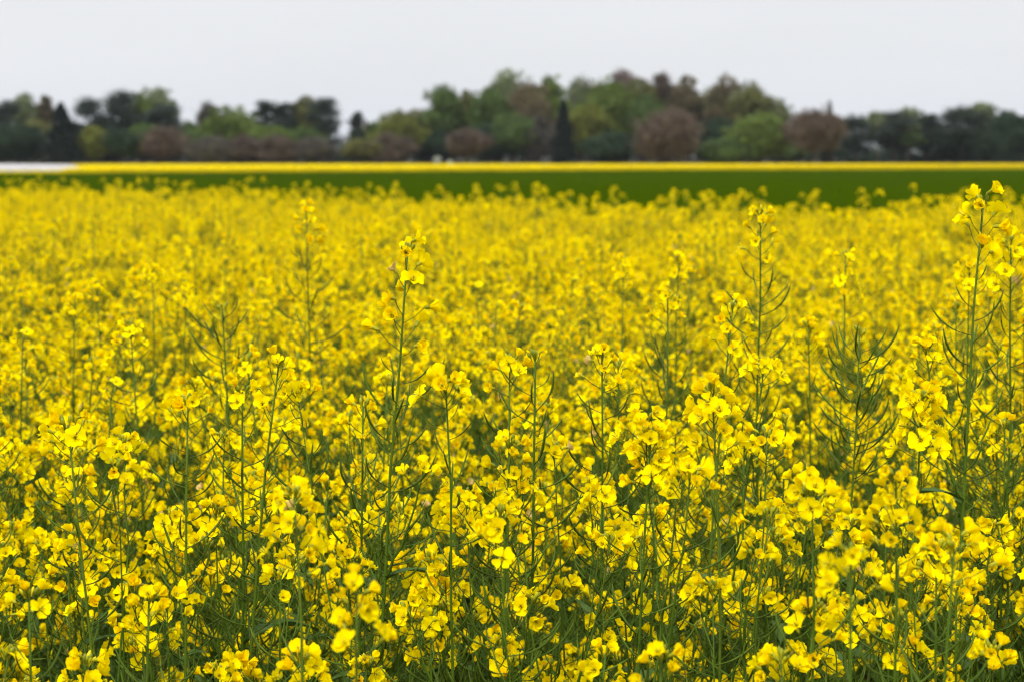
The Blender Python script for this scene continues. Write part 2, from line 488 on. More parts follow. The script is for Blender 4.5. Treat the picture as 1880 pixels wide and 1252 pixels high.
M_SOIL = simple_mat('soil', (0.045, 0.032, 0.02), (0.10, 0.075, 0.045), 9)
M_WHEAT = simple_mat('wheat_green', (0.034, 0.068, 0.0008), (0.056, 0.088, 0.001), 0.05, stretch=(1, 0.25, 1), bump=0.2)
M_BLADE = simple_mat('wheat_blade', (0.042, 0.080, 0.0006), (0.060, 0.102, 0.001), 1.2, rough=.5, bump=0)
M_FARRAPE = simple_mat('far_rapeseed', (0.36, 0.31, 0.002), (0.56, 0.47, 0.002), 2.0)
M_HILL = simple_mat('hill_woods', (0.05, 0.07, 0.06), (0.14, 0.16, 0.13), 0.004, bump=0)

def sheet(name, poly_pts, z, mat, side=None):
    mb = MB()
    n = len(poly_pts)
    V = [(x, y, z) for x, y in poly_pts]; F = [list(range(n))]
    if side is not None:
        V += [(x, y, side) for x, y in poly_pts]
        for i in range(n): F.append([i, (i + 1) % n, n + (i + 1) % n, n + i][::-1])
    mb.add(V, F, 0, 0.5)
    return mb.obj(name, None, [mat], smooth=False)

prop(sheet('ground', [(-9000, -300), (9000, -300), (9000, 14000), (-9000, 14000)], 0.0, M_SOIL), kind='structure')

# edge of the near rapeseed field, running from far left to near right
def near_edge(x): return max(13.6, 17.4 - 1.12 * x)
def far_edge(x): return 218 + 0.857 * x + 0.0006 * x * x

# young wheat between the two rapeseed fields: a canopy sheet with blades standing out of it
wx = [-220, -60, -30, -14, -8, 0, 3.4, 8, 20, 60, 220]
front = [(x, near_edge(x) + .25) for x in wx]; back = [(x, min(far_edge(x), 420) + 0.5) for x in wx]
mb = MB()
V = [(x, y, .30) for x, y in front] + [(x, y, .30) for x, y in back]; n = len(wx)
F = [[i, i + 1, n + i + 1, n + i] for i in range(n - 1)]
V += [(x, y, 0.0) for x, y in front]; F += [[i, 2 * n + i, 2 * n + i + 1, i + 1] for i in range(n - 1)]
mb.add(V, F, 0, .5); wheat = mb.obj('wheat_crop', None, [M_WHEAT], smooth=False)
prop(wheat, 'smooth dark green band of young cereal crop between the two yellow fields', 'crop', kind='stuff')

def scatter(target, sources, pts, rots, scls, idx=None):
    """geometry nodes on `target`: joins its own mesh with copies of the sources' meshes at the given points"""
    me = bpy.data.meshes.new(target.name + '_points')
    me.from_pydata([tuple(p) for p in pts], [], [])
    a = me.attributes.new('rot', 'FLOAT_VECTOR', 'POINT'); a.data.foreach_set('vector', np.asarray(rots, dtype=np.float32).ravel())
    a = me.attributes.new('scl', 'FLOAT', 'POINT'); a.data.foreach_set('value', np.asarray(scls, dtype=np.float32))
    a = me.attributes.new('pick', 'INT', 'POINT'); a.data.foreach_set('value', np.asarray(idx if idx is not None else np.arange(len(pts)) % len(sources), dtype=np.int32))
    po = bpy.data.objects.new(target.name + '_points', me)     # not linked: read by the node tree only
    ng = bpy.data.node_groups.new(target.name + '_scatter', 'GeometryNodeTree')
    ng.interface.new_socket('Geometry', in_out='INPUT', socket_type='NodeSocketGeometry')
    ng.interface.new_socket('Geometry', in_out='OUTPUT', socket_type='NodeSocketGeometry')
    N = ng.nodes; L = ng.links
    gi = N.new('NodeGroupInput'); go = N.new('NodeGroupOutput')
    oi = N.new('GeometryNodeObjectInfo'); oi.inputs['Object'].default_value = po; oi.inputs['As Instance'].default_value = False
    iop = N.new('GeometryNodeInstanceOnPoints'); L.new(oi.outputs['Geometry'], iop.inputs['Points'])
    js = N.new('GeometryNodeJoinGeometry')
    for s in reversed(sources):
        so = N.new('GeometryNodeObjectInfo'); so.inputs['Object'].default_value = s; so.inputs['As Instance'].default_value = False
        gt = N.new('GeometryNodeGeometryToInstance'); L.new(so.outputs['Geometry'], gt.inputs[0]); L.new(gt.outputs[0], js.inputs[0])
    L.new(js.outputs[0], iop.inputs['Instance'])
    iop.inputs['Pick Instance'].default_value = True
    def attr(nm, ty, out_i):
        k = N.new('GeometryNodeInputNamedAttribute'); k.data_type = ty; k.inputs['Name'].default_value = nm
        return k.outputs['Attribute']
    L.new(attr('pick', 'INT', 0), iop.inputs['Instance Index'])
    er = N.new('FunctionNodeEulerToRotation'); L.new(attr('rot', 'FLOAT_VECTOR', 0), er.inputs[0]); L.new(er.outputs[0], iop.inputs['Rotation'])
    L.new(attr('scl', 'FLOAT', 0), iop.inputs['Scale'])
    j = N.new('GeometryNodeJoinGeometry'); L.new(gi.outputs[0], j.inputs[0]); L.new(iop.outputs[0], j.inputs[0]); L.new(j.outputs[0], go.inputs[0])
    md = target.modifiers.new('scatter', 'NODES'); md.node_group = ng

nr = np.random.default_rng(3)
def wheat_tuft(seed, nb=70, hw=.5):
    r = random.Random(seed); mb = MB()
    for k in range(nb):
        x, y = r.uniform(-hw, hw), r.uniform(-hw, hw); a = r.uniform(0, 6.28); h = r.uniform(.10, .2); w = .006 if hw < 1 else .014; ln = r.uniform(.02, .09)
        c, s = math.cos(a), math.sin(a)
        V = [(x - s * w, y + c * w, -.12), (x + s * w, y - c * w, -.12), (x + c * ln * .4 + s * w, y + s * ln * .4 - c * w, h * .6), (x + c * ln * .4 - s * w, y + s * ln * .4 + c * w, h * .6), (x + c * ln, y + s * ln, h)]
        mb.add(V, [[0, 1, 2, 3], [3, 2, 4]], 0, .5)
    return bpy.data.objects.new('wheat_tuft', mb.mesh('wheat_tuft', [M_BLADE], False))
wp = []
for _ in range(16000):
    d = 14 + 70 * nr.random() ** 1.5; x = nr.uniform(-.36, .36) * d - 1
    if d > near_edge(x) + .6: wp.append((x, d, 0.27))
nnear = len(wp)
for _ in range(7500):
    d = math.sqrt(nr.uniform(70 ** 2, 235 ** 2)); x = nr.uniform(-.30, .30) * d
    if d < far_edge(x) - 1: wp.append((x, d, 0.27))
wi = [i % 4 if i < nnear else 4 + i % 3 for i in range(len(wp))]
scatter(wheat, [wheat_tuft(i) for i in range(4)] + [wheat_tuft(10 + i, 260, 1.3) for i in range(3)], wp, [(0, 0, nr.uniform(0, 6.28)) for _ in wp], nr.uniform(.6, 1.0, len(wp)), wi)

# ------------------------------------------------------------------ far rapeseed field
fx = [-230, -120, -49, -48, -41.2, -20, 20, 60, 100, 160, 260]
front = [(x, 220 if x < -48.5 else 212 if x < -45 else far_edge(x) + .6) for x in fx]; back = [(x, 372) for x in fx]
mb = MB(); n = len(fx)
V = [(x, y, .56) for x, y in front] + [(x, y, .72) for x, y in back] + [(x, y, 0.0) for x, y in front]
F = [[i, i + 1, n + i + 1, n + i] for i in range(n - 1)] + [[i, 2 * n + i, 2 * n + i + 1, i + 1] for i in range(n - 1)]
mb.add(V, F, 0, .5); far = mb.obj('far_rapeseed_crop', None, [M_FARRAPE], smooth=False)
prop(far, 'thin bright yellow strip of distant rapeseed below the treeline', 'crop', kind='stuff')
def far_clump(seed):
    r = random.Random(seed); mb = MB()
    for k in range(60):
        p = Vector((r.uniform(-.6, .6), r.uniform(-.5, .5), r.uniform(.35, 1.3))); s = .045
        M = np.array(frame(p, rand_unit(r), 0)); q = np.array([(-s, -s, 0), (s, -s, .01), (s, s, 0), (-s, s, .01)])
        mb.add(q @ M[:3, :3].T + M[:3, 3], [[0, 1, 2, 3]], 1 if k % 6 else 4, r.uniform(.2, .7))
    for k in range(6):
        x, y = r.uniform(-.5, .5), r.uniform(-.4, .4)
        V, F = tube([(x, y, 0), (x, y, 1.2)], [.008, .004], 3); mb.add(V, F, 0, .5)
    return bpy.data.objects.new('far_clump', mb.mesh('far_clump', None, False))
fp = []
for _ in range(26000):
    x = nr.uniform(-75, 120); y = far_edge(x) - .4 + (370 - far_edge(x)) * nr.random() ** 2.4
    if abs(x + 1) < y * .30: fp.append((x, y, 0.0))
fs = [nr.uniform(.55, .67) * (.68 if (x / y < -.2235 and y < 220) else 1) for x, y, z in fp]
scatter(far, [far_clump(i) for i in range(5)], fp, [(0, 0, nr.uniform(0, 6.28)) for _ in fp], fs)

# low white covered strip at the left, with a short margin of crop in front of it
A = pix(-260, 300, 178); A.z = 0; B = pix(118, 300, 212); B.z = 0
mb = MB(); NS = 26; PR = 9
dirv = (B - A).normalized(); nrm = Vector((-dirv.y, dirv.x, 0))
V = []; F = []
for i in range(NS + 1):
    t = i / NS; c = A.lerp(B, t); sag = 0.03 * math.sin(i * PI)
    hh = 1.30 - 0.24 * t + 0.03 * math.sin(i * 1.7)
    for k in range(PR):
        a = PI * k / (PR - 1)
        V.append(c + nrm * (-math.cos(a)) * 2.1 + Vector((0, 0, hh * math.sin(a) ** .55)))
for i in range(NS):
    for k in range(PR - 1): F.append([i * PR + k, i * PR + k + 1, (i + 1) * PR + k + 1, (i + 1) * PR + k])
F.append([NS * PR + k for k in range(PR)]); F.append([k for k in range(PR)][::-1])
mb.add([tuple(v) for v in V], F, 0, .5)
M_WHITE = simple_mat('white_sheeting', (0.42, 0.41, 0.415), (0.50, 0.49, 0.495), 0.5, rough=.5, bump=.1)
tun = new('crop_tunnel', None); cov = mb.obj('cover', tun, [M_WHITE])
prop(tun, 'long low white sheeted tunnel at the left edge in front of the dark conifer', 'crop tunnel')
M_MET = simple_mat('hoop_metal', (0.35, 0.35, 0.36), (0.45, 0.45, 0.46), 5, rough=.4, bump=0)
for i in range(0, NS + 1, 2):
    pts = []
    c = A.lerp(B, i / NS); hh = 1.30 - 0.24 * i / NS
    for k in range(PR):
        a = PI * k / (PR - 1); pts.append(c + nrm * (-math.cos(a)) * 2.14 + Vector((0, 0, hh * math.sin(a) ** .55 + .03)))
    mb = MB(); Vt, Ft = tube(pts, [.03] * PR, 5); mb.add(Vt, Ft, 0, .5); mb.obj('hoop', tun, [M_WHITE])

# distant hills
mb = MB(); V = []; F = []; n = 90
for i in range(n):
    x = -4500 + 9000 * i / (n - 1)
    h = 70 + 45 * math.sin(x * .0009 + 1) + 22 * math.sin(x * .0031) + 8 * math.sin(x * .011)
    V += [(x, 7000, -1), (x, 7900, max(12, h)), (x, 10500, -1)]
for i in range(n - 1):
    for k in range(2): F.append([i * 3 + k, (i + 1) * 3 + k, (i + 1) * 3 + k + 1, i * 3 + k + 1])
mb.add(V, F, 0, .5); prop(mb.obj('hills', None, [M_HILL]), kind='structure')

# ------------------------------------------------------------------ trees
def mat_tree(name, stops, transl=.15): return mat_tinted(name, stops, .6, transl, .25, .5, .15)
def shades(c, k=.55, w=1.5): return [(0, tuple(x * k for x in c)), (.5, c), (1, tuple(min(1, x * w) for x in c))]
TC = {
    'fresh': (0.100, 0.145, 0.024), 'green': (0.068, 0.108, 0.026), 'olive': (0.110, 0.115, 0.034), 'pale': (0.15, 0.18, 0.085),
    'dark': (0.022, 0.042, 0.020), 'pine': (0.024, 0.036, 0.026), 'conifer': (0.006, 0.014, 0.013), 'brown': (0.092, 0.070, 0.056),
    'rust': (0.102, 0.075, 0.058), 'pinkish': (0.17, 0.13, 0.115), 'grey': (0.085, 0.077, 0.065), 'bronze': (0.110, 0.092, 0.048), 'yellowgreen': (0.125, 0.140, 0.022)}
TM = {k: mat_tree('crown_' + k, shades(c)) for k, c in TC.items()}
M_BARK = mat_tinted('bark', [(0, (0.035, 0.028, 0.022)), (1, (0.11, 0.09, 0.07))], .9, 0, .6, 2, .1)

def leaf_cloud(mb, rn, C, Rr, N, size, mi=0, shell=.5, slender=1.0, tint=.5, droop=0):
    """N leafy faces spread through the ellipsoid (centre C, radii Rr)"""
    u = rn.normal(size=(N, 3)); u /= np.linalg.norm(u, axis=1)[:, None]
    rad = (shell + (1 - shell) * rn.random(N) ** .6) * rn.uniform(.8, 1.12, N)
    if shell < .3: rad *= 1 + .22 * rn.normal(size=N)
    P = np.array(C) + u * rad[:, None] * np.array(Rr)
    a = rn.normal(size=(N, 3)); a += u * .3; a /= np.linalg.norm(a, axis=1)[:, None]
    if slender != 1: a = u * 1.0 + rn.normal(size=(N, 3)) * .5; a /= np.linalg.norm(a, axis=1)[:, None]
    b = np.cross(a, rn.normal(size=(N, 3))); b /= np.linalg.norm(b, axis=1)[:, None]
    s = size * rn.uniform(.6, 1.3, N)[:, None]
    if slender != 1: A_ = a * s * slender; B_ = b * s / slender * .5
    else: c = np.cross(a, b); A_ = b * s; B_ = c * s * .7
    V = np.stack([P - A_, P + B_, P + A_, P - B_], 1).reshape(-1, 3)
    F = (np.arange(N * 4).reshape(-1, 4)).tolist()
    t = np.repeat(np.clip(tint + rn.normal(0, .16, N), 0, 1), 4)
    mb.add(V, F, mi, t)

def tree(kind, tone, px, top, w, d, label, base=299, low=None, cat='tree', group=None, seed=None, name=None, dens=1.0, bare=0):
    """a tree whose crown spans w px around px and reaches up to pixel row top, standing d metres away"""
    sd = seed if seed is not None else abs(int(px * 7 + top)); rn = np.random.default_rng(sd); r = random.Random(sd)
    T = pix(px, top, d); H = T.z; W = w / FPX * d * (1.0 if kind == 'cone' else 1.12 if kind == 'bare' else 1.35 if w > 84 or kind == 'pine' else 1.5)
    nm = name or {'round': 'broadleaf_tree', 'pine': 'pine_tree', 'cone': 'conifer_tree', 'bare': 'budding_tree', 'bush': 'bush', 'poplar': 'poplar_tree'}[kind]
    root = new(nm, None); root.location = (T.x, T.y, 0)
    prop(root, label, cat, group)
    cr = MB(); tk = MB()
    lowz = H * (.12 if kind in ('round', 'bush', 'poplar') else .2) if low is None else low * H
    tr_ = max(.12, H * (.03 if kind == 'bare' else .018))
    limbs = []
    if kind == 'pine':
        top_pts = [Vector((0, 0, 0)), Vector((r.uniform(-.4, .4), 0, H * .4)), Vector((r.uniform(-.8, .8), r.uniform(-.5, .5), H * .9))]
        nb = 9
        for i in range(nb):
            f = .42 + .55 * i / (nb - 1); ww = W * .5 * (1 - max(0, f - .75) * 1.6) * r.uniform(.55, 1)
            a = r.uniform(0, 6.28); cx = math.cos(a) * ww * .62; cy = math.sin(a) * ww * .62
            rr = W * r.uniform(.22, .34); cz = H * f - rr * .25
            if i == nb - 1: cx *= .3; cy *= .3; cz = H - rr * .42
            leaf_cloud(cr, rn, (cx, cy, cz), (rr, rr, rr * .48), int(420 * dens), .26, tint=r.uniform(.35, .6), shell=.2)
            limbs.append((Vector((0, 0, cz - rr * .5 - H * .05)), Vector((cx, cy, cz))))
    elif kind == 'cone':
        top_pts = [Vector((0, 0, 0)), Vector((0, 0, H * .5)), Vector((0, 0, H * .96))]
        nl = 22
        for i in range(nl):
            f = .04 + .94 * i / (nl - 1); rr = W * .5 * (1 - f) ** .68 + .12
            for k in range(6):
                a = r.uniform(0, 6.28); q = rr * r.uniform(.45, .68)
                leaf_cloud(cr, rn, (math.cos(a) * q, math.sin(a) * q, H * f - rr * .1), (rr * .42, rr * .42, H * .035), int(48 * dens + 12), .24, tint=r.uniform(.2, .5), shell=.2)
    else:
        top_pts = [Vector((0, 0, 0)), Vector((r.uniform(-.3, .3), 0, H * .35)), Vector((r.uniform(-.6, .6), 0, H * .8))]
        nb = {'round': 30, 'bare': 20, 'bush': 16, 'poplar': 14}[kind]
        cz0 = (H + lowz) / 2; hz = (H - lowz) / 2
        for i in range(nb):
            while True:
                v = Vector((r.uniform(-1, 1), r.uniform(-1, 1), r.uniform(-1, 1)))
                if v.length < 1: break
            v *= .95 / max(.55, v.length) * r.uniform(.75, 1) if v.length > .3 else 1
            rr = W * (r.uniform(.16, .28) if kind != 'bare' else r.uniform(.10, .26)) if kind != 'poplar' else W * .3
            rz = min(rr * r.uniform(.75, 1.1), hz * .45)
            c = Vector((v.x * (W / 2 - rr), v.y * (W / 2 - rr) * .9, cz0 + v.z * (hz - rz)))
            if kind in ('bush',): c.z = cz0 * .95 + v.z * (hz - rz)
            if i == 0: c = Vector((r.uniform(-.1, .1) * W, 0, H - rz))
            if kind == 'bare':
                leaf_cloud(cr, rn, c, (rr, rr, rz), int(420 * dens), .34, tint=r.uniform(.35, .65), shell=.1, slender=2.2)
                leaf_cloud(cr, rn, c, (rr * 1.05, rr * 1.05, rz * 1.05), int(240 * dens), .13, tint=r.uniform(.4, .75), shell=.3)
            else:
                leaf_cloud(cr, rn, c, (rr, rr, rz), int(rr * rr * 75 * dens) + 90, .24, tint=r.uniform(.12, .88), shell=.35)
            limbs.append((Vector((0, 0, max(.4, min(H * .55, c.z * .6)))), c))
            if kind != 'bush' or i < 6:
                pass
    if kind in ('round', 'bare', 'poplar', 'bush'):      # loose sprays that break the outline
        cz0 = (H + lowz) / 2; hz = (H - lowz) / 2
        for i in range(26):
            u = rn.normal(size=3); u /= np.linalg.norm(u); u[2] = abs(u[2]) * (1 if i % 3 else -.4)
            q = r.uniform(.86, 1.05); rr = W * r.uniform(.04, .085)
            leaf_cloud(cr, rn, (u[0] * W / 2 * q, u[1] * W / 2 * q, cz0 + u[2] * (hz - rr * .4) * q), (rr, rr, rr * r.uniform(.7, 1.2)), 34, .22, tint=r.uniform(.2, .85), shell=.1, slender=2.0 if kind == 'bare' else 1.0)
    pts = bez(top_pts[0], top_pts[1], top_pts[2], 8)
    V, F = tube(pts, [tr_ * (1.35 if i == 0 else 1) * (1 - .09 * i) for i in range(9)], 8); tk.add(V, F, 0, .5)
    for a, b in limbs[:14]:
        a = a + Vector((pts[4].x * .5, 0, 0)); m = a.lerp(b, .5) + Vector((0, 0, -.06 * (b - a).length))
        V, F = tube(bez(a, m, b, 4), [tr_ * .45, tr_ * .38, tr_ * .28, tr_ * .2, tr_ * .1], 5); tk.add(V, F, 0, .4)
    cr.obj('crown', root, [TM[tone]], smooth=False); tk.obj('trunk', root, [M_BARK])
    return root

GT = 'trees along the far edge of the fields'
TREES = [
 # kind, tone, px, top, w, d, label, extra
 ('round', 'green', -45, 176, 110, 400, 'mid green broadleaf tree cut off by the left edge of the photo', {}),
 ('pine', 'pine', 14, 186, 62, 395, 'dark pine at the far left edge, left of the slim pale tree', {}),
 ('poplar', 'pale', 41, 168, 38, 405, 'slim pale green tree rising to a narrow point near the left edge', {'low': .3}),
 ('round', 'dark', 30, 226, 95, 385, 'low dark green tree behind the white tunnel at the left edge', {}),
 ('round', 'olive', 62, 216, 62, 392, 'olive green tree between the slim pale tree and the broad dark conifer', {}),
 ('bare', 'bronze', 82, 178, 38, 408, 'thin bronze topped tree just left of the broad dark conifer', {'low': .4}),
 ('cone', 'conifer', 112, 190, 104, 370, 'broad dark conifer, a solid near black cone beside the white tunnel', {}),
 ('pine', 'pine', 162, 180, 66, 400, 'dark pine with a flat tuft on top right of the broad conifer', {}),
 ('round', 'yellowgreen', 172, 230, 46, 374, 'small rounded yellow green tree at the right foot of the broad conifer', {'cat2': 1}),
 ('pine', 'pine', 226, 167, 82, 396, 'tall dense dark pine, highest of the dark crowns on the left', {'dens': 1.5}),
 ('round', 'fresh', 254, 172, 44, 408, 'fresh green crown peeping out behind the tall dense dark pine', {'low': .4}),
 ('round', 'pale', 284, 158, 66, 412, 'pale airy tree top rising behind the two dark pines on the left', {'low': .35, 'dens': .6}),
 ('pine', 'pine', 306, 190, 72, 394, 'dark pine with a level crown just left of the low pale gap', {'dens': 1.4}),
 ('round', 'dark', 222, 238, 52, 373, 'small round dark green tree on a short trunk among the left bushes', {'low': .3}),
 ('bare', 'rust', 300, 232, 96, 376, 'domed reddish brown budding tree on the left half', {'low': .06}),
 ('round', 'green', 262, 226, 60, 388, 'green bushy tree behind the left reddish brown dome', {}),
 ('round', 'fresh', 424, 192, 88, 392, 'fresh green tree with a sloping right shoulder left of the twin dark pines', {}),
 ('bare', 'grey', 383, 188, 46, 396, 'thin grey half bare tree top leaning against the fresh green crown', {'low': .5, 'dens': .6}),
 ('round', 'green', 356, 236, 50, 386, 'mid green tree filling the dip left of the sloping fresh green tree', {}),
 ('bare', 'grey', 388, 252, 88, 374, 'low grey brown leafless bush under the sloping fresh green tree', {'nm': 'leafless_bush', 'low': .02, 'dens': 1.3}),
 ('bare', 'brown', 450, 250, 84, 376, 'low purplish brown leafless bush between the fresh tree and the pines', {'nm': 'leafless_bush', 'low': .02, 'dens': 1.3}),
 ('pine', 'pine', 489, 186, 42, 398, 'slender dark pine, left one of the group of three in the left centre', {}),
 ('pine', 'pine', 519, 190, 50, 400, 'dark pine, middle one of the group of three in the left centre', {'dens': 1.3}),
 ('round', 'olive', 560, 174, 50, 404, 'olive green tree standing among the dark pines of the left centre', {'low': .3}),
 ('pine', 'pine', 600, 179, 62, 396, 'tall dark pine with open limbs right beside the pale blue gap', {}),
 ('round', 'fresh', 500, 228, 66, 386, 'fresh green low tree in front of the two left pines of the trio', {}),
 ('round', 'green', 555, 232, 72, 390, 'green leafy tree low between the middle pines', {}),
 ('bare', 'brown', 508, 250, 90, 375, 'low brown leafless bush below the fresh green tree of the left centre', {'nm': 'leafless_bush', 'low': .02, 'dens': 1.3}),
 ('bare', 'grey', 574, 254, 84, 376, 'low grey leafless bush left of the pale blue gap', {'nm': 'leafless_bush', 'low': .02, 'dens': 1.3}),
 ('poplar', 'pine', 657, 206, 26, 398, 'small narrow dark tree standing alone right of the pale blue gap', {'low': .3}),
 ('round', 'olive', 672, 254, 76, 378, 'low olive bushy tree right of the pale blue gap', {}),
 ('round', 'green', 692, 222, 34, 394, 'narrow green tree left of the flat topped yellow green tree', {}),
 ('round', 'yellowgreen', 735, 204, 82, 390, 'flat topped yellow green tree in the centre left', {}),
 ('bare', 'brown', 716, 246, 92, 376, 'wide brown budding bush below the flat topped yellow green tree', {'nm': 'leafless_bush', 'low': .02, 'dens': 1.3}),
 ('round', 'dark', 782, 210, 56, 394, 'dark shaded tree between the flat topped tree and the tall airy one', {}),
 ('round', 'green', 812, 154, 66, 392, 'tall airy blue green tree with a tufted top left of the big wood', {'dens': .75, 'low': .3}),
 ('round', 'olive', 852, 164, 52, 396, 'tall thin olive tree right of the airy blue green one', {'dens': .8}),
 ('round', 'dark', 815, 236, 70, 390, 'dark undergrowth tree at the foot of the tall airy tree', {}),
 ('bare', 'brown', 860, 238, 80, 372, 'round brown budding tree on a visible trunk in the centre left', {'low': .26, 'dens': 1.4}),
 ('round', 'green', 898, 156, 68, 394, 'tall green tree at the left shoulder of the big central wood', {}),
 ('round', 'dark', 905, 226, 90, 388, 'dark green tree filling the shade below the left shoulder of the wood', {}),
 ('round', 'pale', 938, 124, 66, 404, 'highest pale airy crown of the central wood', {'dens': .8, 'low': .3}),
 ('round', 'bronze', 968, 146, 88, 396, 'bronze tinged tree below and right of the highest pale crown', {}),
 ('round', 'fresh', 1014, 136, 52, 402, 'bright green crown directly above the slender dark conifer', {}),
 ('round', 'green', 945, 206, 90, 386, 'mid green tree in front of the bronze tinged one', {}),
 ('bare', 'grey', 992, 214, 60, 384, 'greyish budding tree just left of the slender dark conifer', {'low': .08}),
 ('cone', 'conifer', 1035, 184, 60, 368, 'slender dark conifer, a narrow black spire in the middle of the wood', {}),
 ('round', 'pale', 1064, 136, 56, 406, 'pale green crown right of the bright green one in the wood', {'dens': .8}),
 ('round', 'fresh', 1120, 142, 98, 390, 'large fresh green tree dominating the centre of the wood', {}),
 ('round', 'yellowgreen', 1078, 188, 70, 384, 'yellow green tree right beside the slender dark conifer', {}),
 ('round', 'dark', 1118, 240, 86, 376, 'dark leafy bush at the foot of the large fresh green tree', {'low': .03}),
 ('bare', 'pinkish', 1148, 126, 70, 406, 'pinkish bare crown standing up behind the large fresh green tree', {'low': .2, 'dens': .8}),
 ('round', 'bronze', 1238, 152, 70, 410, 'bronze green crown low behind the small reddish skyline crown', {}),
 ('round', 'green', 1298, 158, 74, 410, 'shaded green crown in the notch between the two bronze green trees', {}),
 ('round', 'olive', 1092, 152, 74, 410, 'olive crown in the notch left of the large fresh green tree', {}),
 ('round', 'green', 992, 150, 74, 410, 'shaded green crown in the notch left of the bright green one', {}),
 ('round', 'green', 1400, 176, 66, 410, 'shaded green crown sloping down behind the right shoulder of the wood', {}),
 ('round', 'dark', 130, 222, 100, 414, 'dark leafy crown seen behind the tip of the broad conifer', {}),
 ('round', 'dark', 210, 216, 90, 414, 'dark leafy crown filling the space between the left pines', {}),
 ('round', 'dark', 1700, 226, 80, 414, 'dark crown behind the thin dark pine on the right', {'low': .45}),
 ('round', 'green', 346, 222, 62, 410, 'hazy green crown filling the dip between the level pine and the fresh green tree', {}),
 ('round', 'green', 452, 214, 52, 408, 'hazy green crown just left of the slender dark pine of the trio', {}),
 ('round', 'olive', 684, 226, 60, 410, 'hazy olive crown behind the narrow green tree in the left centre', {}),
 ('round', 'olive', 770, 200, 60, 410, 'hazy olive crown behind the dark shaded tree in the centre left', {}),
 ('round', 'olive', 1184, 142, 60, 400, 'olive crown between the pinkish bare crown and the reddish one', {}),
 ('bare', 'rust', 1212, 134, 62, 402, 'small reddish crown on the skyline right of the wood centre', {'low': .2, 'dens': .9}),
 ('round', 'green', 1180, 172, 80, 390, 'green tree directly behind the big brown dome', {}),
 ('round', 'bronze', 1263, 136, 60, 398, 'upright bronze green tree with a rounded top right of the reddish crown', {}),
 ('bare', 'rust', 1226, 200, 130, 370, 'big brown budding dome, broadest tree in front of the wood', {'low': .04, 'dens': 1.9}),
 ('round', 'bronze', 1332, 136, 66, 398, 'tall bronze green tree left of the right shoulder of the wood', {}),
 ('round', 'olive', 1374, 146, 76, 396, 'olive green tree forming the right shoulder of the wood', {}),
 ('round', 'dark', 1312, 214, 70, 384, 'dark green tree just right of the big brown dome', {}),
 ('round', 'green', 1330, 250, 80, 374, 'low green bush right of the big brown dome', {'low': .03}),
 ('round', 'fresh', 1394, 206, 104, 376, 'low wide fresh green tree under the right shoulder of the wood', {'low': .06}),
 ('round', 'pale', 1428, 178, 44, 398, 'pale green tree at the right end of the wood', {'dens': .7}),
 ('bare', 'rust', 1498, 200, 116, 370, 'reddish brown budding tree on a dark trunk standing free right of the wood', {'low': .22, 'dens': 1.8}),
 ('cone', 'grey', 1523, 188, 22, 374, 'thin pointed brown top sticking out of the free standing reddish tree', {}),
 ('round', 'green', 1450, 258, 50, 388, 'low green tree behind the left flank of the free standing reddish tree', {}),
 ('pine', 'pine', 1573, 212, 60, 392, 'umbrella shaped dark pine right of the free standing reddish tree', {}),
 ('round', 'pale', 1614, 202, 44, 402, 'pale green crown between the first two dark pines on the right', {'dens': .6, 'low': .5}),
 ('pine', 'pine', 1645, 205, 62, 390, 'dark leaning pine over the low pale gap on the right', {}),
 ('round', 'pale', 1667, 197, 44, 404, 'pale round crown above the leaning dark pine on the right', {'dens': .7, 'low': .5}),
 ('round', 'green', 1655, 240, 60, 394, 'mid green tree low among the right hand pines', {'low': .4}),
 ('pine', 'pine', 1706, 210, 46, 394, 'thin dark pine left of the widest dark pine on the right', {}),
 ('pine', 'pine', 1766, 195, 84, 388, 'widest dark pine of the right hand group', {'dens': 1.6}),
 ('round', 'dark', 1758, 240, 74, 392, 'dark leafy tree under the widest right hand pine', {}),
 ('round', 'pale', 1800, 186, 48, 404, 'pale airy crown right of the widest dark pine', {'dens': .7, 'low': .5}),
 ('round', 'dark', 1846, 202, 64, 392, 'dark olive tree near the right edge', {}),
 ('round', 'dark', 1812, 240, 60, 386, 'dark green tree low near the right edge', {}),
 ('pine', 'pine', 1884, 214, 56, 394, 'dark pine cut by the right edge of the photo', {'dens': 1.3}),
 ('round', 'green', 1940, 196, 90, 398, 'green broadleaf tree mostly outside the right edge', {}),
]
for kind, tone, px, top, w, d, lab, ex in TREES:
    bush = 'bush' in lab.split() or 'nm' in ex
    tree(kind, tone, px, top, w, d, lab, low=ex.get('low'), dens=ex.get('dens', 1.0), name=ex.get('nm') or ('bush' if bush else None),
         cat='bush' if bush else 'tree', group='leafless bushes below the treeline' if 'nm' in ex else GT)

# undergrowth: a low ragged thicket behind the trees, open at the two pale gaps
rn = np.random.default_rng(77); mb = MB()
for i in range(330):
    px = -90 + 2060 * i / 329 + rn.uniform(-5, 5)
    if 604 < px < 640 or 1672 < px < 1712 or 1566 < px < 1604: hpx = rn.uniform(272, 286)
    elif px > 1560: hpx = rn.uniform(258, 284)
    elif px < 700: hpx = rn.uniform(244, 268)
    else: hpx = rn.uniform(225, 262)
    d = rn.uniform(414, 432); c = pix(px, hpx, d); rr = rn.uniform(1.6, 3.0); h = c.z / 2
    leaf_cloud(mb, rn, (c.x, d, h), (rr, rr, h), int(110 + h * 45), .3, tint=rn.uniform(.2, .6), shell=.1)
prop(mb.obj('undergrowth', None, [TM['dark']], smooth=False), 'dark tangled undergrowth filling the space between the far tree trunks', 'undergrowth', kind='stuff')

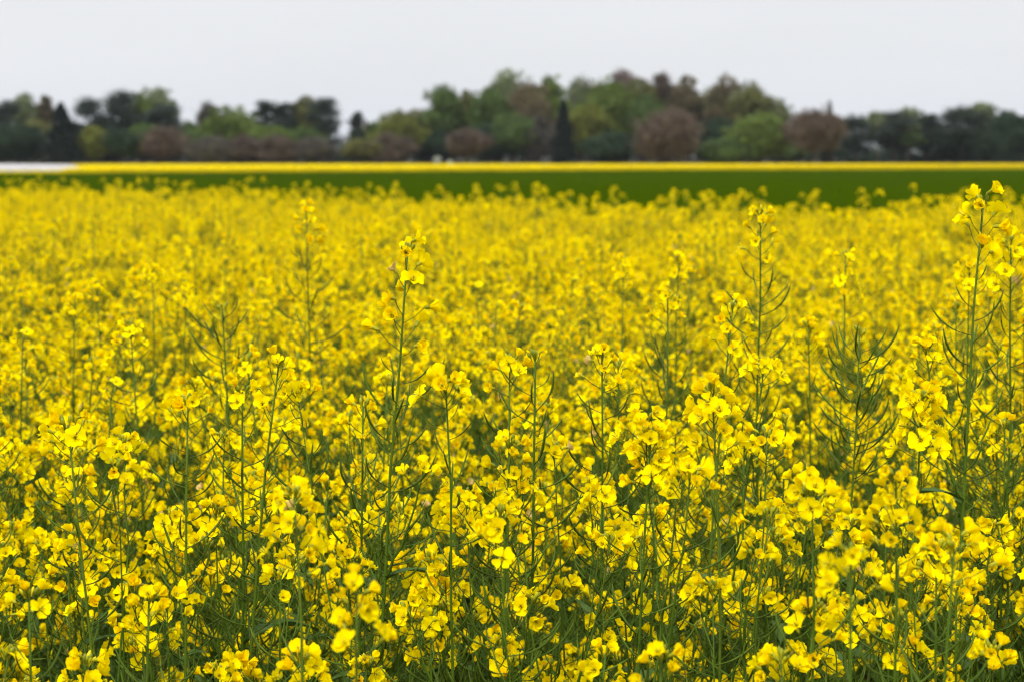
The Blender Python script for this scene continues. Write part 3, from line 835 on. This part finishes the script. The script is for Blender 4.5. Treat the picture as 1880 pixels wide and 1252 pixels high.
# two small pale things by the wood's edge
M_PALE = simple_mat('pale_paint', (.16, .18, .18), (.22, .24, .24), 3, rough=.5, bump=0)
for px, py, d, s, lab in [(803, 293.5, 371, .75, 'small pale marker board at the foot of the tall airy tree'), (826, 298.5, 366, .6, 'lower dimmer pale marker board right of the first, at the edge of the yellow strip')]:
    c = pix(px, py, d); root = new('marker_board', None); root.location = (c.x, d, 0); prop(root, lab, 'marker', 'pale markers at the wood edge')
    mb = MB(); pts = [Vector((math.cos(a) * s, 0, 0)) for a in [0]]
    V = []; n = 14
    for yy in (-.03, .03):
        for k in range(n): V.append((s * math.cos(2 * PI * k / n), yy, c.z + s * .85 * math.sin(2 * PI * k / n)))
    F = [list(range(n)), list(range(n, 2 * n))[::-1]] + [[k, n + k, n + (k + 1) % n, (k + 1) % n] for k in range(n)]
    mb.add(V, F, 0, .5); mb.obj('board', root, [M_PALE], smooth=False)
    mb = MB(); V, F = tube([(0, .08, 0), (0, .08, c.z)], [.05, .05], 6); mb.add(V, F, 0, .5); mb.obj('post', root, [M_MET])

# ------------------------------------------------------------------ the tall individual plants one can point at
GP = 'rapeseed plants blooming in the near field'
NOF = dict(nfl=0, nbud=4, npod=26, pod_sp=.006)
HEROES = [
 # px, py of the top, distance, label, plant options
 (1806, 368, 2.25, 'tallest plant near the right edge, sharp yellow tuft standing against the green band', dict(main=dict(nfl=9, sp=.010, nbud=3, npod=32, pod_sp=.0125, closed=.5, ped=1.35, podscale=1.12, wilt=.1, fsize=1.35), nbr=5, br_drop=(.32, .5), stem_r=0.0034, lean=(.02, .0))),
 (1396, 392, 2.75, 'tall plant with a dense ladder of curved pods right of centre, small orange yellow tuft', dict(main=dict(nfl=12, sp=.006, nbud=5, npod=44, pod_sp=.0075, closed=.7, wilt=.3, fsize=1.15, podscale=1.12), nbr=5, br_drop=(.3, .5), stem_r=0.0033)),
 (748, 462, 2.15, 'tall sharp plant left of centre with loose yellow flowers climbing its leaning stem', dict(main=dict(nfl=14, sp=.0085, nbud=9, npod=30, pod_sp=.009, closed=.5, ped=1.4, podscale=1.2, fsize=1.3), nbr=5, br_drop=(.3, .46), stem_r=0.0033, lean=(.05, 0))),
 (562, 382, 3.6, 'blurred tall plant with a thin open stem and a few top flowers left of centre', dict(main=dict(nfl=12, sp=.006, nbud=6, npod=34, pod_sp=.012, fsize=1.2, closed=.6, podscale=1.2), nbr=4, br_drop=(.38, .6), stem_r=0.0033)),
 (1856, 446, 2.6, 'tall soft flowered plant at the very right edge, behind the tallest one', dict(main=dict(nfl=16, sp=.005, nbud=5, npod=32, pod_sp=.010, fsize=1.25, podscale=1.2), nbr=4, br_drop=(.3, .5), stem_r=0.0033)),
 (1780, 492, 2.9, 'short flowered plant head just left of the tallest stem at the right', dict(main=dict(nfl=11, sp=.004, nbud=6, npod=14, pod_sp=.018), nbr=4)),
 (1578, 612, 2.3, 'plant top of crowded dark bare pods without flowers in the right half', dict(main=dict(nfl=0, nbud=5, npod=40, pod_sp=.0042, podscale=1.12), nbr=3, br_drop=(.2, .4))),
 (1226, 545, 2.75, 'tall dark podded plant with scattered wilting flowers right of centre', dict(main=dict(nfl=9, sp=.006, nbud=5, npod=34, pod_sp=.008, wilt=.35, podscale=1.15), nbr=4, br_drop=(.25, .45), stem_r=0.0036)),
 (1552, 470, 3.2, 'thin stemmed plant with a loose soft flower tuft between the two tallest right plants', dict(main=dict(nfl=12, sp=.0075, nbud=5, npod=22, pod_sp=.014), nbr=4, br_drop=(.2, .5))),
 (1246, 478, 3.5, 'soft round flower head on a straight stem right of centre', dict(main=dict(nfl=14, sp=.004, nbud=7, npod=14, pod_sp=.02), nbr=4, br_drop=(.15, .5))),
 (1145, 480, 3.7, 'soft flower head left of the round one in the centre right', dict(main=dict(nfl=14, sp=.005, nbud=7, npod=12, pod_sp=.02), nbr=4, br_drop=(.15, .5))),
 (983, 656, 2.1, 'sharp pod ladder with brownish withered tips in the centre', dict(main=dict(nfl=3, sp=.004, nbud=6, npod=30, pod_sp=.0105, wilt=1.0, fsize=.6, podscale=1.15), nbr=3, br_drop=(.12, .4), stem_r=0.0033)),
 (936, 668, 2.12, 'sharp stem topped by small yellow flowers just left of the brown tipped pod ladder', dict(main=dict(nfl=8, sp=.004, nbud=6, npod=20, pod_sp=.012, closed=.3), nbr=4)),
 (1105, 650, 2.2, 'plant with a wilting orange tinged tuft right of the brown tipped pod ladder', dict(main=dict(nfl=9, sp=.0045, nbud=5, npod=22, pod_sp=.0115, wilt=.5, podscale=1.1), nbr=4)),
 (512, 668, 2.1, 'leaning plant with sharp flowers and long pods in the left centre', dict(main=dict(nfl=11, sp=.0065, nbud=6, npod=22, pod_sp=.012, ped=1.2), nbr=4, lean=(.06, 0), stem_r=0.0032)),
 (408, 568, 2.9, 'dark bare podded stem without flowers in the left half', dict(main=dict(nfl=0, nbud=4, npod=34, pod_sp=.0065, podscale=1.3), nbr=3, br_drop=(.2, .45), stem_r=0.0040)),
 (280, 498, 3.9, 'soft flat flower head on a straight dark stem in the left quarter', dict(main=dict(nfl=14, sp=.0022, nbud=6, npod=8, pod_sp=.03), nbr=4, br_drop=(.2, .5), stem_r=0.0033)),
 (342, 520, 3.8, 'soft flower head right of the flat one in the left quarter', dict(main=dict(nfl=13, sp=.004, nbud=6, npod=8, pod_sp=.03), nbr=4, br_drop=(.15, .5))),
 (138, 548, 3.5, 'soft headed plant on a slanting stem near the left edge', dict(main=dict(nfl=14, sp=.004, nbud=6, npod=10, pod_sp=.02), nbr=4, br_drop=(.15, .5), lean=(.05, 0))),
 (176, 524, 3.7, 'soft small headed plant right behind the slanting one near the left edge', dict(main=dict(nfl=11, sp=.004, nbud=6, npod=10, pod_sp=.02), nbr=4, br_drop=(.15, .5))),
 (240, 606, 2.9, 'thin plant with a curved dark stem and sparse flowers in the left quarter', dict(main=dict(nfl=7, sp=.005, nbud=5, npod=20, pod_sp=.012), nbr=4, lean=(-.05, 0))),
 (345, 740, 2.0, 'sharp upright pod cluster with few dull flowers on top in the left half', dict(main=dict(nfl=6, sp=.004, nbud=5, npod=24, pod_sp=.0085, closed=.8, wilt=.3), nbr=4)),
 (818, 706, 1.95, 'sharp stem with two big open flowers at its fork left of centre', dict(main=dict(nfl=9, sp=.003, nbud=5, npod=14, pod_sp=.014, fsize=1.25), nbr=4, lean=(-.03, 0))),
 (1308, 722, 1.95, 'plant with a broad tuft of big bright open flowers right of centre', dict(main=dict(nfl=17, sp=.0035, nbud=4, npod=12, pod_sp=.014, fsize=1.25), nbr=4)),
 (1692, 730, 1.95, 'bright broad flower tuft with wide open petals in the right quarter', dict(main=dict(nfl=18, sp=.0035, nbud=4, npod=12, pod_sp=.014, fsize=1.25), nbr=4)),
 (1345, 568, 2.4, 'sharp loose tuft on a slanting podded stem left of the pod ladder plant', dict(main=dict(nfl=12, sp=.006, nbud=6, npod=22, pod_sp=.013, closed=.3, ped=1.2), nbr=4, lean=(.06, 0))),
 (1484, 598, 2.9, 'domed flower tuft on a thin stem between the pod ladder plant and the bare pods', dict(main=dict(nfl=16, sp=.004, nbud=7, npod=12, pod_sp=.02), nbr=4)),
 (540, 912, 1.62, 'round blurred flower ball standing low in the left centre foreground', dict(main=dict(nfl=19, sp=.0032, nbud=5, npod=8, pod_sp=.02, fsize=1.0), nbr=3, br_drop=(.12, .4))),
 (1645, 880, 1.62, 'large bright flower ball on a straight stem in the lower right', dict(main=dict(nfl=20, sp=.0035, nbud=5, npod=10, pod_sp=.018, fsize=.95, closed=.3), nbr=4, br_drop=(.1, .4))),
 (1562, 1022, 1.42, 'big out of focus open flowers in the lower right foreground', dict(main=dict(nfl=9, sp=.004, nbud=3, npod=6, pod_sp=.02, fsize=.98), nbr=3, br_drop=(.12, .4))),
 (655, 1080, 1.42, 'out of focus golden flower tuft low in the left centre foreground', dict(main=dict(nfl=11, sp=.0045, nbud=4, npod=8, pod_sp=.018, fsize=.95, closed=.4), nbr=3, br_drop=(.12, .4))),
 (1490, 905, 1.66, 'pair of clear open flowers above green buds in the lower right', dict(main=dict(nfl=8, sp=.003, nbud=12, npod=8, pod_sp=.02, fsize=1.1), nbr=4, br_drop=(.12, .4))),
 (125, 780, 1.95, 'drooping flower tuft on a slanting stem low at the left', dict(main=dict(nfl=11, sp=.0045, nbud=5, npod=14, pod_sp=.012, closed=.5, ped=1.3), nbr=4, lean=(-.05, 0))),
 (1195, 800, 1.9, 'broad bright dome of flowers in the lower centre right', dict(main=dict(nfl=20, sp=.003, nbud=6, npod=10, pod_sp=.015, fsize=1.1), nbr=5, br_drop=(.01, .12))),
 (1752, 1008, 1.5, 'three nodding half closed flowers on thin stalks at the lower right', dict(main=dict(nfl=6, sp=.004, nbud=3, npod=8, pod_sp=.016, closed=.9, ped=1.5), nbr=3, br_drop=(.1, .4))),
]
hero_pos = []
seen_xy = []
for i, (px, py, d, lab, kw) in enumerate(HEROES):
    r = random.Random(1000 + i); kw = dict(kw); T = pix(px, py, d)
    ln = kw.get('lean', (r.uniform(-.02, .02), r.uniform(-.02, .02))); kw['lean'] = ln
    P = plant(r, H=T.z, **kw)
    o = realise_full(P); o.location = (T.x - ln[0], T.y - ln[1], 0)
    prop(o, lab, 'rapeseed plant', GP); hero_pos.append((o.location.x, o.location.y))

# ------------------------------------------------------------------ the ordinary plants: 300 individuals nearest, the rest one mass
FULL_PROTO, LIGHT_PROTO = [], []
def ordinary(r, i, more=0, near=0):
    if i % 4 == 2:      # an older plant: long podded top with only a few flowers left
        return plant(r, H=r.uniform(1.26, 1.37), nbr=r.randint(6, 8), lean=(r.uniform(-.08, .08), r.uniform(-.08, .08)),
                     main=dict(nfl=r.randint(3, 8), sp=r.uniform(.004, .007), nbud=5, npod=36, pod_sp=r.uniform(.007, .010), closed=.5, wilt=.15),
                     br=dict(npod=r.randint(12, 20), pod_sp=.009), br_low=.38, br_drop=(.08, .50), stem_r=r.uniform(.0027, .0034))
    return plant(r, H=r.uniform(1.13, 1.29), nbr=r.randint(6, 9), lean=(r.uniform(-.07, .07), r.uniform(-.07, .07)),
                 main=dict(nfl=r.randint(6, 14), sp=r.uniform(.0028, .006), nbud=r.randint(4, 10), npod=r.randint(12, 26), pod_sp=r.uniform(.007, .013), wilt=r.uniform(.02, .09), closed=r.uniform(0, .4)),
                 br=dict(nfl=r.randint(10, 14)) if more else dict(nfl=r.randint(4, 9), npod=r.randint(12, 20), pod_sp=.0085) if near else {}, br_low=.38, br_drop=(.0, .40 if more else .50), stem_r=r.uniform(.0025, .0034))
spacing = 0.158
cells = []
y = 0.98
gr = random.Random(99)
while y < 30:
    x = -15.0
    while x < 13.5:
        X = x + gr.uniform(-.5, .5) * spacing; Y = y + gr.uniform(-.5, .5) * spacing
        if Y < near_edge(X) + gr.uniform(-.5, .35) and Y > .95 and abs(X) < .36 * Y + 2.6: cells.append((X, Y))
        x += spacing
    y += spacing
cells = [(X, Y) for X, Y in cells if all((X - a) ** 2 + (Y - b) ** 2 > .0050 for a, b in hero_pos)]
inview = sorted([c for c in cells if abs(c[0]) < .2575 * c[1] + .03 and c[1] > 1.12], key=lambda c: c[1])
N_IND = 300 - len(HEROES)
ind = inview[:N_IND]; indset = set(ind); rest = [c for c in cells if c not in indset]
D_FULL = 2.55
def where(X, Y):
    px = CX + FPX * X / Y
    col = ['at the left', 'left of centre', 'right of centre', 'at the right'][min(3, max(0, int(px / 470)))]
    row = ('front row rapeseed plant seen down among its green stems %s', 'crowded sharply focused rapeseed plant in the near canopy %s',
           'rapeseed plant just behind the sharp ones, slightly soft, %s', 'softly blurred rapeseed plant in the middle of the bloom %s')[0 if Y < 1.7 else 1 if Y < 2.6 else 2 if Y < 3.8 else 3]
    return row % col
nfull = 8; nlight = 9
kids = {}
def index(o):
    for ch in o.children: kids.setdefault(o.name, []).append(ch); index(ch)
pr = random.Random(4242)
protos = {'full': [], 'light': []}
def place(X, Y, kind, count):
    lst = protos[kind]; lim = nfull if kind == 'full' else nlight
    if len(lst) < lim:
        P = ordinary(random.Random(500 + len(lst) + (0 if kind == 'full' else 50)), len(lst), 0, kind == 'full' and len(lst) % 2)
        o = (realise_full if kind == 'full' else realise_light)(P); lst.append(o)
    else:
        if not kids:
            pass
        src = lst[count % lim]
        if src.name not in kids: bpy.context.view_layer.update(); [index(q) for q in lst if q.name not in kids]
        o = copy_tree(src, kids)
    s = pr.uniform(.95, 1.06) * (1 - .07 * max(0, min(1, (1.75 - Y) / .5))) * (1 + .045 * math.sin(X * 4.1 + 1.1 * Y) * math.sin(Y * 2.3 + 1))
    o.location = (X, Y, 0); o.scale = (s, s, s)
    o.rotation_euler = (R(pr.uniform(-3, 3)), R(pr.uniform(-3, 3)), pr.uniform(0, 2 * PI))
    prop(o, where(X, Y), 'rapeseed plant', GP)
cf = cl = 0
for X, Y in ind:
    if Y < D_FULL: place(X, Y, 'full', cf); cf += 1
    else: place(X, Y, 'light', cl); cl += 1
print('individuals', len(ind), 'full', cf, 'max d', ind[-1][1], 'rest', len(rest))

# the rest of the field as one mass
srcs = [realise_one(ordinary(random.Random(900 + i), i, 4), 'field_plant') for i in range(12)]
# straggling taller ones that stick up over the far edge
tall = [realise_one(plant(random.Random(960 + i), H=1.38, nbr=3, main=dict(nfl=7, sp=.005, fsize=.95, npod=22, pod_sp=.015), br_drop=(.15, .5)), 'tall_field_plant') for i in range(3)]
pts = []; rots = []; scl = []; idx = []
for X, Y in rest:
    f = pr.random(); pts.append((X, Y, 0))
    rots.append((R(pr.uniform(-4, 4)), R(pr.uniform(-4, 4)), pr.uniform(0, 6.28)))
    patch = .022 * math.sin(X * 1.3 + 2) * math.sin(Y * .9) + .03 * math.sin(X * 3.1 + Y * 1.7) * math.sin(Y * 2.9)
    extra = .04 if (X > 2.6 and Y > 8) else 0
    if f < .05 and Y > 3: idx.append(12 + pr.randrange(3)); scl.append(pr.uniform(.96, 1.06))
    else: idx.append(pr.randrange(12)); scl.append(pr.uniform(.94, 1.05) + patch + extra)
mb = MB(); mb.add([(-.01, 6.0, .001), (.01, 6.0, .001), (0, 6.02, .001)], [[0, 1, 2]], 4, .5)
field = mb.obj('rapeseed_crop', None)
prop(field, 'dense blurred mass of yellow rapeseed blossom stretching back to the green band', 'crop', kind='stuff')
scatter(field, srcs + tall, pts, rots, scl, idx)

# ------------------------------------------------------------------ haze
mb = MB(); x0, x1, y0, y1, z0, z1 = -9500, 9500, -320, 14500, -2, 145
V = [(x, y, z) for x in (x0, x1) for y in (y0, y1) for z in (z0, z1)]
F = [[0, 1, 3, 2], [4, 6, 7, 5], [0, 4, 5, 1], [2, 3, 7, 6], [0, 2, 6, 4], [1, 5, 7, 3]]
mb.add(V, F, 0, .5)
mh = bpy.data.materials.new('haze'); mh.use_nodes = True; hn = mh.node_tree.nodes; hn.clear()
ho = hn.new('ShaderNodeOutputMaterial'); hv = hn.new('ShaderNodeVolumePrincipled')
hv.inputs['Density'].default_value = 0.00005; hv.inputs['Color'].default_value = (.86, .92, 1.0, 1)
mh.node_tree.links.new(hv.outputs[0], ho.inputs['Volume'])
prop(mb.obj('haze', None, [mh], smooth=False), 'thin pale haze over the far fields', 'haze', kind='stuff')
